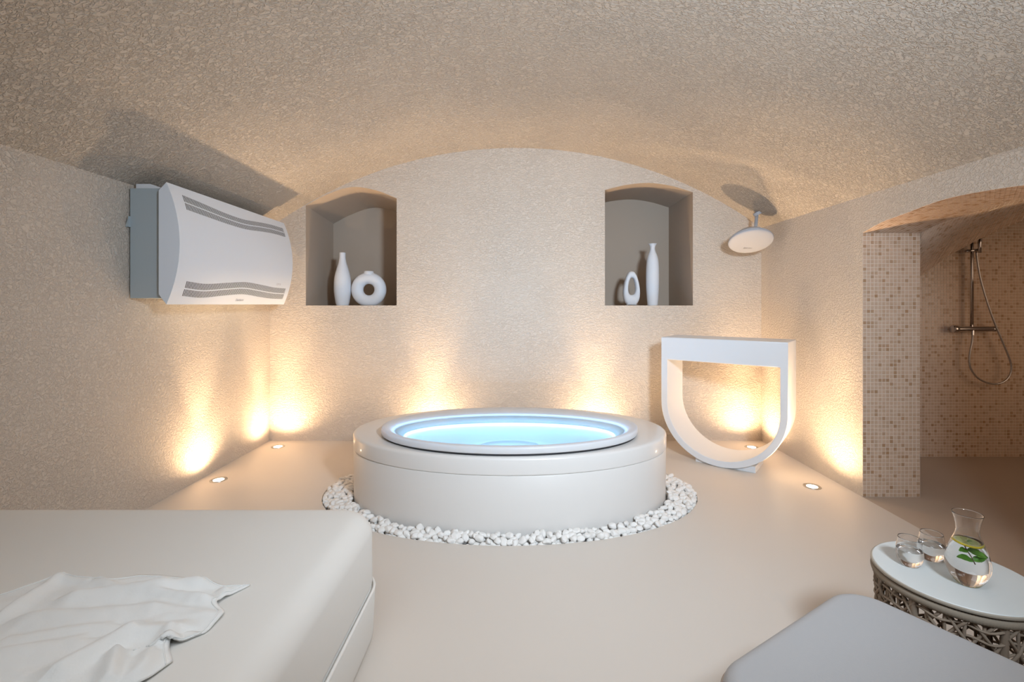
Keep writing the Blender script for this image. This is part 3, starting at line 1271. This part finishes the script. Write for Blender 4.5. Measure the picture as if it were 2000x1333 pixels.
tag(tw, 'crumpled white cotton towel lying on the cream bed', 'towel')
origin_at(tw, (-1.15, 1.0, ZT))
# hem running along the edges
hem = [(x, y) for x, y in (along(right_e, q/60) for q in range(61))]
hp = []
for q in range(61):
    idx = round(q/60*NV_)*(NU+1)+NU-2
    p = V[idx]
    hp.append((p[0], p[1], p[2]+.0012))
Vh, Fh = tube(hp, .0016, 6)
obj('hem', Vh, Fh, M['towel'], tw, smooth=True)
hp = []
for q in range(121):
    idx = (NV_-2)*(NU+1)+round(q/120*NU)
    p = V[idx]
    hp.append((p[0], p[1], p[2]+.0012))
Vh, Fh = tube(hp, .0016, 6)
obj('hem', Vh, Fh, M['towel'], tw, smooth=True)

# ------------------------------------------------------------------ grey lounger, lower right
la = math.atan2(.527, .85)
lou = thing('lounger', 'low grey fabric lounger with rounded corners beside the round table', 'lounger', (.939, 1.343, 0), la)


def in_lounger(VF):
    V, F = VF
    m = world_of(lou)
    return [m @ Vector(p) for p in V], F


pr = [(.004, .20), (.0, .21), (0, .375)]
for q in range(1, 8):
    a = PI/2*q/7
    pr.append((.035*(1-math.cos(a)), .388+.035*math.sin(a)))
pr += [(.10, .425), (.25, .426)]
V, F = in_lounger(rounded_slab(-.635, 0, -1.3, 0, pr, .10, 12))
csh = obj('cushion', V, F, M['lounger'], lou, smooth=True)
V, F = in_lounger(rounded_slab(-.63, -.005, -1.295, -.005, [(.03, .05), (.01, .06), (.0, .09), (0, .20)], .10, 12))
obj('base', V, F, M['lounger_side'], lou, smooth=True)
V = []
ringp = []
for (cx, cy, a0) in ((-.10, -.10, 0), (-.535, -.10, PI/2), (-.535, -1.2, PI), (-.10, -1.2, 1.5*PI)):
    for q in range(13):
        a = a0+PI/2*q/12
        ringp.append((cx+.1015*math.cos(a), cy+.1015*math.sin(a), .384))
V, F = in_lounger(tube(ringp, .004, 8, closed=True))
obj('piping', V, F, M['lounger_side'], csh, smooth=True)
for (x, y) in ((-.08, -.08), (-.55, -.08), (-.55, -1.22), (-.08, -1.22)):
    V, F = in_lounger(lathe(x, y, 0, [(.022, 0), (.025, .055)], 16))
    obj('leg', V, F, M['dark'], lou)

# ------------------------------------------------------------------ rope side table
TX, TY, TZ, TR = 1.251, 1.348, .44, .189
tab = thing('side_table', 'round side table with white top and woven taupe rope drum', 'side table', (TX, TY, 0))
V, F = lathe(TX, TY, 0, [(TR-.02, TZ-.010), (TR-.0035, TZ-.010), (TR-.0030, TZ-.0022), (TR-.0045, TZ-.0004), (TR-.007, TZ), (TR-.05, TZ)], 96)
top_o = sharp(obj('tabletop', V, F, M['tabletop'], tab), 40)
V, F = lathe(TX, TY, 0, [(TR-.008, TZ-.0115), (TR-.0005, TZ-.0112), (TR+.0006, TZ-.010), (TR+.0006, TZ-.0035), (TR-.0002, TZ-.0026), (TR-.0034, TZ-.0024)], 96, False, False)
obj('edge_band', V, F, M['tablerim'], top_o, smooth=True)
V, F = lathe(TX, TY, 0, [(TR-.006, TZ-.018), (TR-.006, TZ-.011)], 72, False, False)
obj('shadow_gap', V, F, M['dark'], tab, smooth=True)


def drum_r(z):
    return .180-.020*(1-z/TZ)


# rope-wrapped top ring: a torus with winding ridges
V, F = [], []
nu, nv = 360, 10
rz = TZ-.0265
for i in range(nu):
    a = 2*PI*i/nu
    k_ = 1+.09*(1 if i % 2 else -1)
    for j in range(nv):
        b = 2*PI*j/nv
        V.append((TX+(.181+.0085*k_*math.cos(b))*math.cos(a), TY+(.181+.0085*k_*math.cos(b))*math.sin(a), rz+.0115*(1+.3*(k_-1))*math.sin(b)))
for i in range(nu):
    for j in range(nv):
        F.append((i*nv+j, ((i+1) % nu)*nv+j, ((i+1) % nu)*nv+(j+1) % nv, i*nv+(j+1) % nv))
obj('rope_band', V, F, M['rope_light'], tab, smooth=True)
V, F = [], []
for i in range(240):
    a = 2*PI*i/240
    for j in range(8):
        b = 2*PI*j/8
        V.append((TX+(.160+.010*math.cos(b))*math.cos(a), TY+(.160+.010*math.cos(b))*math.sin(a), .014+.014*math.sin(b)))
for i in range(240):
    for j in range(8):
        F.append((i*8+j, ((i+1) % 240)*8+j, ((i+1) % 240)*8+(j+1) % 8, i*8+(j+1) % 8))
obj('bottom_ring', V, F, M['rope'], tab, smooth=True)
ZLO, ZHI = .02, TZ-.034


def dp(a, z, off=0):
    r = drum_r(z)+off
    return (TX+r*math.cos(a), TY+r*math.sin(a), z)


for q in range(6):       # posts wound with rope
    a = 2*PI*q/6+.35
    pth, rad = [], []
    for w_ in range(61):
        z = ZLO+(ZHI-ZLO)*w_/60
        pth.append(dp(a, z, -.004))
        rad.append(.0088 if w_ % 2 else .0098)
    V, F = tube(pth, rad, 8)
    obj('post', V, F, M['rope'], tab, smooth=True)
nr_ = 30
for q in range(nr_):     # upright ropes, in pairs
    a = 2*PI*(q+.5)/nr_
    V, F = tube([dp(a+.012*math.sin(w_*1.7+q), ZLO+(ZHI-ZLO)*w_/12, -.003) for w_ in range(13)], .0042, 6)
    obj('rope', V, F, M['rope'], tab, smooth=True)
for dirn in (1, -1):     # slanting ropes each way
    for q in range(22):
        a = 2*PI*q/22
        V, F = tube([dp(a+dirn*1.55*w_/24, ZLO+(ZHI-ZLO)*w_/24, .003*dirn*math.cos(w_*1.6)) for w_ in range(25)], .0040, 6)
        obj('rope', V, F, M['rope'], tab, smooth=True)
for q in range(13):       # level ropes
    z = ZLO+(ZHI-ZLO)*(q+.6)/13.2
    V, F = tube([dp(2*PI*w_/90, z+.004*math.sin(w_*.9+q), .004*math.cos(w_*.7)) for w_ in range(90)], .0034, 6, closed=True)
    obj('rope', V, F, M['rope'], tab, smooth=True)

# ------------------------------------------------------------------ carafe and tumblers


def vessel(name, label, cat, x, y, outer, t, water_z, base_t, group=None):
    th = thing(name, label, cat, (x, y, TZ), 0, group)
    op = smooth_profile(outer, 6)
    # inner wall
    ip = []
    for i in range(len(op)):
        a = op[max(i-1, 0)]
        b_ = op[min(i+1, len(op)-1)]
        d = Vector((b_[0]-a[0], b_[1]-a[1])).normalized()
        r, z = op[i][0]-t*d[1], op[i][1]+t*d[0]
        if z > base_t and r > .003:
            ip.append((r, z))
    r0 = ip[0][0]
    rw = interp([(z, r) for r, z in sorted(ip, key=lambda q: q[1])], water_z)
    ip = [(rw, water_z)]+[q for q in ip if q[1] > water_z+.001]
    full = [(.001, .0006)]+[(op[0][0]*.6, .0004)]+op+[((op[-1][0]+ip[-1][0])/2, op[-1][1]+t*.45)]+list(reversed(ip))
    V, F = lathe(x, y, TZ, full, 64, True, False)
    g = obj('glass_body', V, F, M['glass'], th, smooth=True)
    # the water fills the glass to this level: its surface closes the body, so no air gap lies between glass and water
    V, F = lathe(x, y, TZ, [(rw, water_z), (rw*.97, water_z-.0005), (rw*.9, water_z-.0007), (.001, water_z-.0007)], 64, False, True)
    w_ = obj('water', V, F, M['glass_water'], th, smooth=True)
    for p in (g, w_):
        bm = bmesh.new()
        bm.from_mesh(p.data)
        bmesh.ops.recalc_face_normals(bm, faces=bm.faces)
        up = [f for f in bm.faces if abs(f.normal.z) > .9]
        ref = sum(f.normal.z*f.calc_area() for f in up)
        if (p is w_ and ref < 0):
            bmesh.ops.reverse_faces(bm, faces=bm.faces)
        if p is g:
            cx = [f for f in bm.faces if f.calc_center_median().z < TZ+.02-th.location.z and f.normal.length]
            out_ = sum((f.calc_center_median().xy-Vector((0, 0))).dot(f.normal.xy) for f in cx)
            if out_ < 0:
                bmesh.ops.reverse_faces(bm, faces=bm.faces)
        for f in bm.faces:
            f.smooth = True
        bm.to_mesh(p.data)
        bm.free()
    return th


CXp, CYp = 1.246, 1.300
vessel('carafe', 'glass carafe of water with lemon and mint, on the round table', 'carafe', CXp, CYp,
       [(.020, 0), (.026, .003), (.0375, .018), (.0465, .040), (.0485, .056), (.0455, .080), (.037, .108), (.0275, .133), (.0248, .146), (.0258, .162), (.0295, .180), (.0335, .193)],
       .0012, .119, .006)
vessel('tumbler', 'half-full clear glass tumbler at the edge of the table top', 'glass', 1.164, 1.394,
       [(.019, 0), (.0235, .002), (.0305, .014), (.0330, .028), (.0328, .042), (.0305, .060), (.0275, .079)], .0011, .046, .007, 'water glasses on the round table')
vessel('tumbler', 'half-full clear glass tumbler partly hidden behind the carafe', 'glass', 1.256, 1.424,
       [(.019, 0), (.0235, .002), (.0305, .014), (.0330, .028), (.0328, .042), (.0305, .060), (.0275, .079)], .0011, .046, .007, 'water glasses on the round table')

# lemon slice floating at the top of the carafe
LZ = TZ+.1135
lem = thing('lemon_slice', 'round slice of lemon floating in the carafe', 'lemon slice', (CXp-.003, CYp, LZ))
tilt = Matrix.Translation((CXp-.003, CYp, LZ)) @ Matrix.Rotation(.10, 4, 'Y') @ Matrix.Rotation(.06, 4, 'X')


def tilted(VF):
    return [tilt @ Vector(p) for p in VF[0]], VF[1]


LR = .0285
V, F = tilted(lathe(0, 0, 0, [(LR-.003, -.003), (LR, -.0025), (LR+.0006, 0), (LR, .0025), (LR-.0016, .003)], 40, True, False))
obj('rind', V, F, M['lemon_rind'], lem, smooth=True)
V, F = tilted(lathe(0, 0, 0, [(LR-.0016, .0029), (LR-.005, .0031), (.0015, .0030)], 40, False, True))
obj('pith', V, F, M['lemon_pith'], lem)
for q in range(9):
    a0, a1 = 2*PI*q/9+.05, 2*PI*(q+1)/9-.05
    pts = [(.003*math.cos((a0+a1)/2), .003*math.sin((a0+a1)/2), .0036)]
    for w_ in range(7):
        a = a0+(a1-a0)*w_/6
        rr = LR-.0052
        pts.append((rr*math.cos(a), rr*math.sin(a), .0036))
    V, F = tilted((pts, [tuple(range(8))]))
    obj('segment', V, F, M['lemon_flesh'], lem)


def leaf(name, parent, base, d, up, ln, wd):
    d, up = Vector(d).normalized(), Vector(up)
    up = (up-d*up.dot(d)).normalized()
    sd = d.cross(up)
    V, F = [], []
    n_, m_ = 12, 6
    for i in range(n_+1):
        t = i/n_
        w_ = wd*math.sin(PI*min(1, t*1.0))**.75*(1.15-.5*t)+.0003
        w_ *= 1+.06*(i % 2)
        for j in range(m_+1):
            s_ = j/m_*2-1
            V.append(Vector(base)+d*ln*t+sd*w_*s_+up*(abs(s_)*w_*.35-ln*.22*t*t+.0006*math.sin(i*2.1)*abs(s_)))
    for i in range(n_):
        for j in range(m_):
            a = i*(m_+1)+j
            F.append((a, a+1, a+m_+2, a+m_+1))
    o = obj(name, V, F, M['mint'], parent, smooth=True)
    so_ = o.modifiers.new('thick', 'SOLIDIFY')
    so_.thickness = .0006
    return o


mint = thing('mint_sprig', 'green mint sprig hanging in the carafe under the lemon', 'mint sprig', (CXp, CYp, TZ+.08))
s0, s1 = Vector((CXp+.004, CYp-.012, TZ+.062)), Vector((CXp-.010, CYp-.004, TZ+.104))
V, F = tube([s0, s0.lerp(s1, .35)+Vector((.001, 0, 0)), s0.lerp(s1, .7), s1], .0011, 8)
obj('stem', V, F, M['stem'], mint, smooth=True)
p = s0.lerp(s1, .2)
leaf('leaf', mint, p, (-.85, -.15, .35), (.1, -.6, .8), .042, .0095)
leaf('leaf', mint, p, (.7, -.1, .35), (0, -.6, .8), .024, .0080)
p = s0.lerp(s1, .78)
leaf('leaf', mint, p, (.85, -.1, -.28), (.1, -.6, .8), .040, .0125)
leaf('leaf', mint, p, (-.9, -.2, .1), (-.1, -.6, .8), .022, .0075)
leaf('leaf', mint, s1, (.75, .5, .02), (0, -.5, .9), .034, .012)
leaf('leaf', mint, (CXp-.006, CYp-.004, LZ+.004), (.55, -.3, .35), (0, .2, .9), .012, .0045)

# ------------------------------------------------------------------ shower set on the tiled back wall
sh = thing('shower_set', 'chrome wall shower with riser rail and looped hose', 'shower', (3.56, YS, 1.02))
RYs = 3.68
V, F = tube([(3.56, RYs, 1.02), (3.56, RYs, 2.05)], .011, 16)
obj('riser_rail', V, F, M['chrome'], sh, smooth=True)
V, F = tube([(3.44, RYs, 1.018), (3.715, RYs, 1.018)], .021, 20)
mxb = sharp(obj('mixer_bar', V, F, M['chrome'], sh), 50)
for xa, xb, rr in ((3.405, 3.445, .030), (3.715, 3.75, .022)):
    V, F = tube([(xa, RYs, 1.018), (xa+.006, RYs, 1.018), (xb-.003, RYs, 1.018), (xb, RYs, 1.018)], [rr*.82, rr, rr, rr*.9], 22)
    sharp(obj('knob', V, F, M['chrome'], mxb), 50)
for xa in (3.50, 3.65):
    V, F = tube([(xa, RYs, 1.018), (xa, YS, 1.018)], .015, 14)
    obj('wall_union', V, F, M['chrome'], sh, smooth=True)
V, F = tube([(3.56, RYs, 2.0), (3.56, YS, 2.0)], .010, 12)
obj('rail_bracket', V, F, M['chrome'], sh, smooth=True)
SZs = 1.21+105*RYs/920
V, F = tube([(3.515, RYs, SZs-.004), (3.56, RYs, SZs), (3.60, RYs-.02, SZs+.004)], .011, 12)
obj('slider', V, F, M['chrome'], sh, smooth=True)
V, F = tube([(3.588, RYs-.035, SZs-.02), (3.592, RYs-.03, SZs+.06), (3.595, RYs-.04, SZs+.16)], [.010, .012, .011], 12)
hnd = obj('hand_shower', V, F, M['chrome'], sh, smooth=True)
V, F = tube([(3.595, RYs-.03, SZs+.17), (3.595, RYs-.055, SZs+.155)], [.045, .05], 24)
obj('shower_head', V, F, M['chrome'], hnd)


def hp_(px, py, y):
    return ((px-1008)*y/920, y, 1.21-(py-595)*y/920)


hose = [(1907, 492), (1909, 510), (1914, 540), (1922, 570), (1932, 602), (1945, 637), (1958, 668), (1968, 692), (1974.5, 712), (1974, 728), (1966, 742), (1952, 749.5),
        (1936, 750), (1918, 744), (1904, 733), (1895, 718), (1893, 702), (1895, 685), (1898.5, 668), (1900, 651)]
hpts = smooth_profile([hp_(a, b_, 3.645+.02*min(1, q/12)) for q, (a, b_) in enumerate(hose)], 4)
V, F = tube(hpts, .0068, 8)
hos = obj('hose', V, F, mat('hose_metal', (.55, .53, .52), .3, metal=1.0), sh, smooth=True)
V, F = tube([hp_(1900, 655, 3.665), hp_(1900, 646, 3.67)], .010, 12)
obj('hose_nut', V, F, M['chrome'], hos)
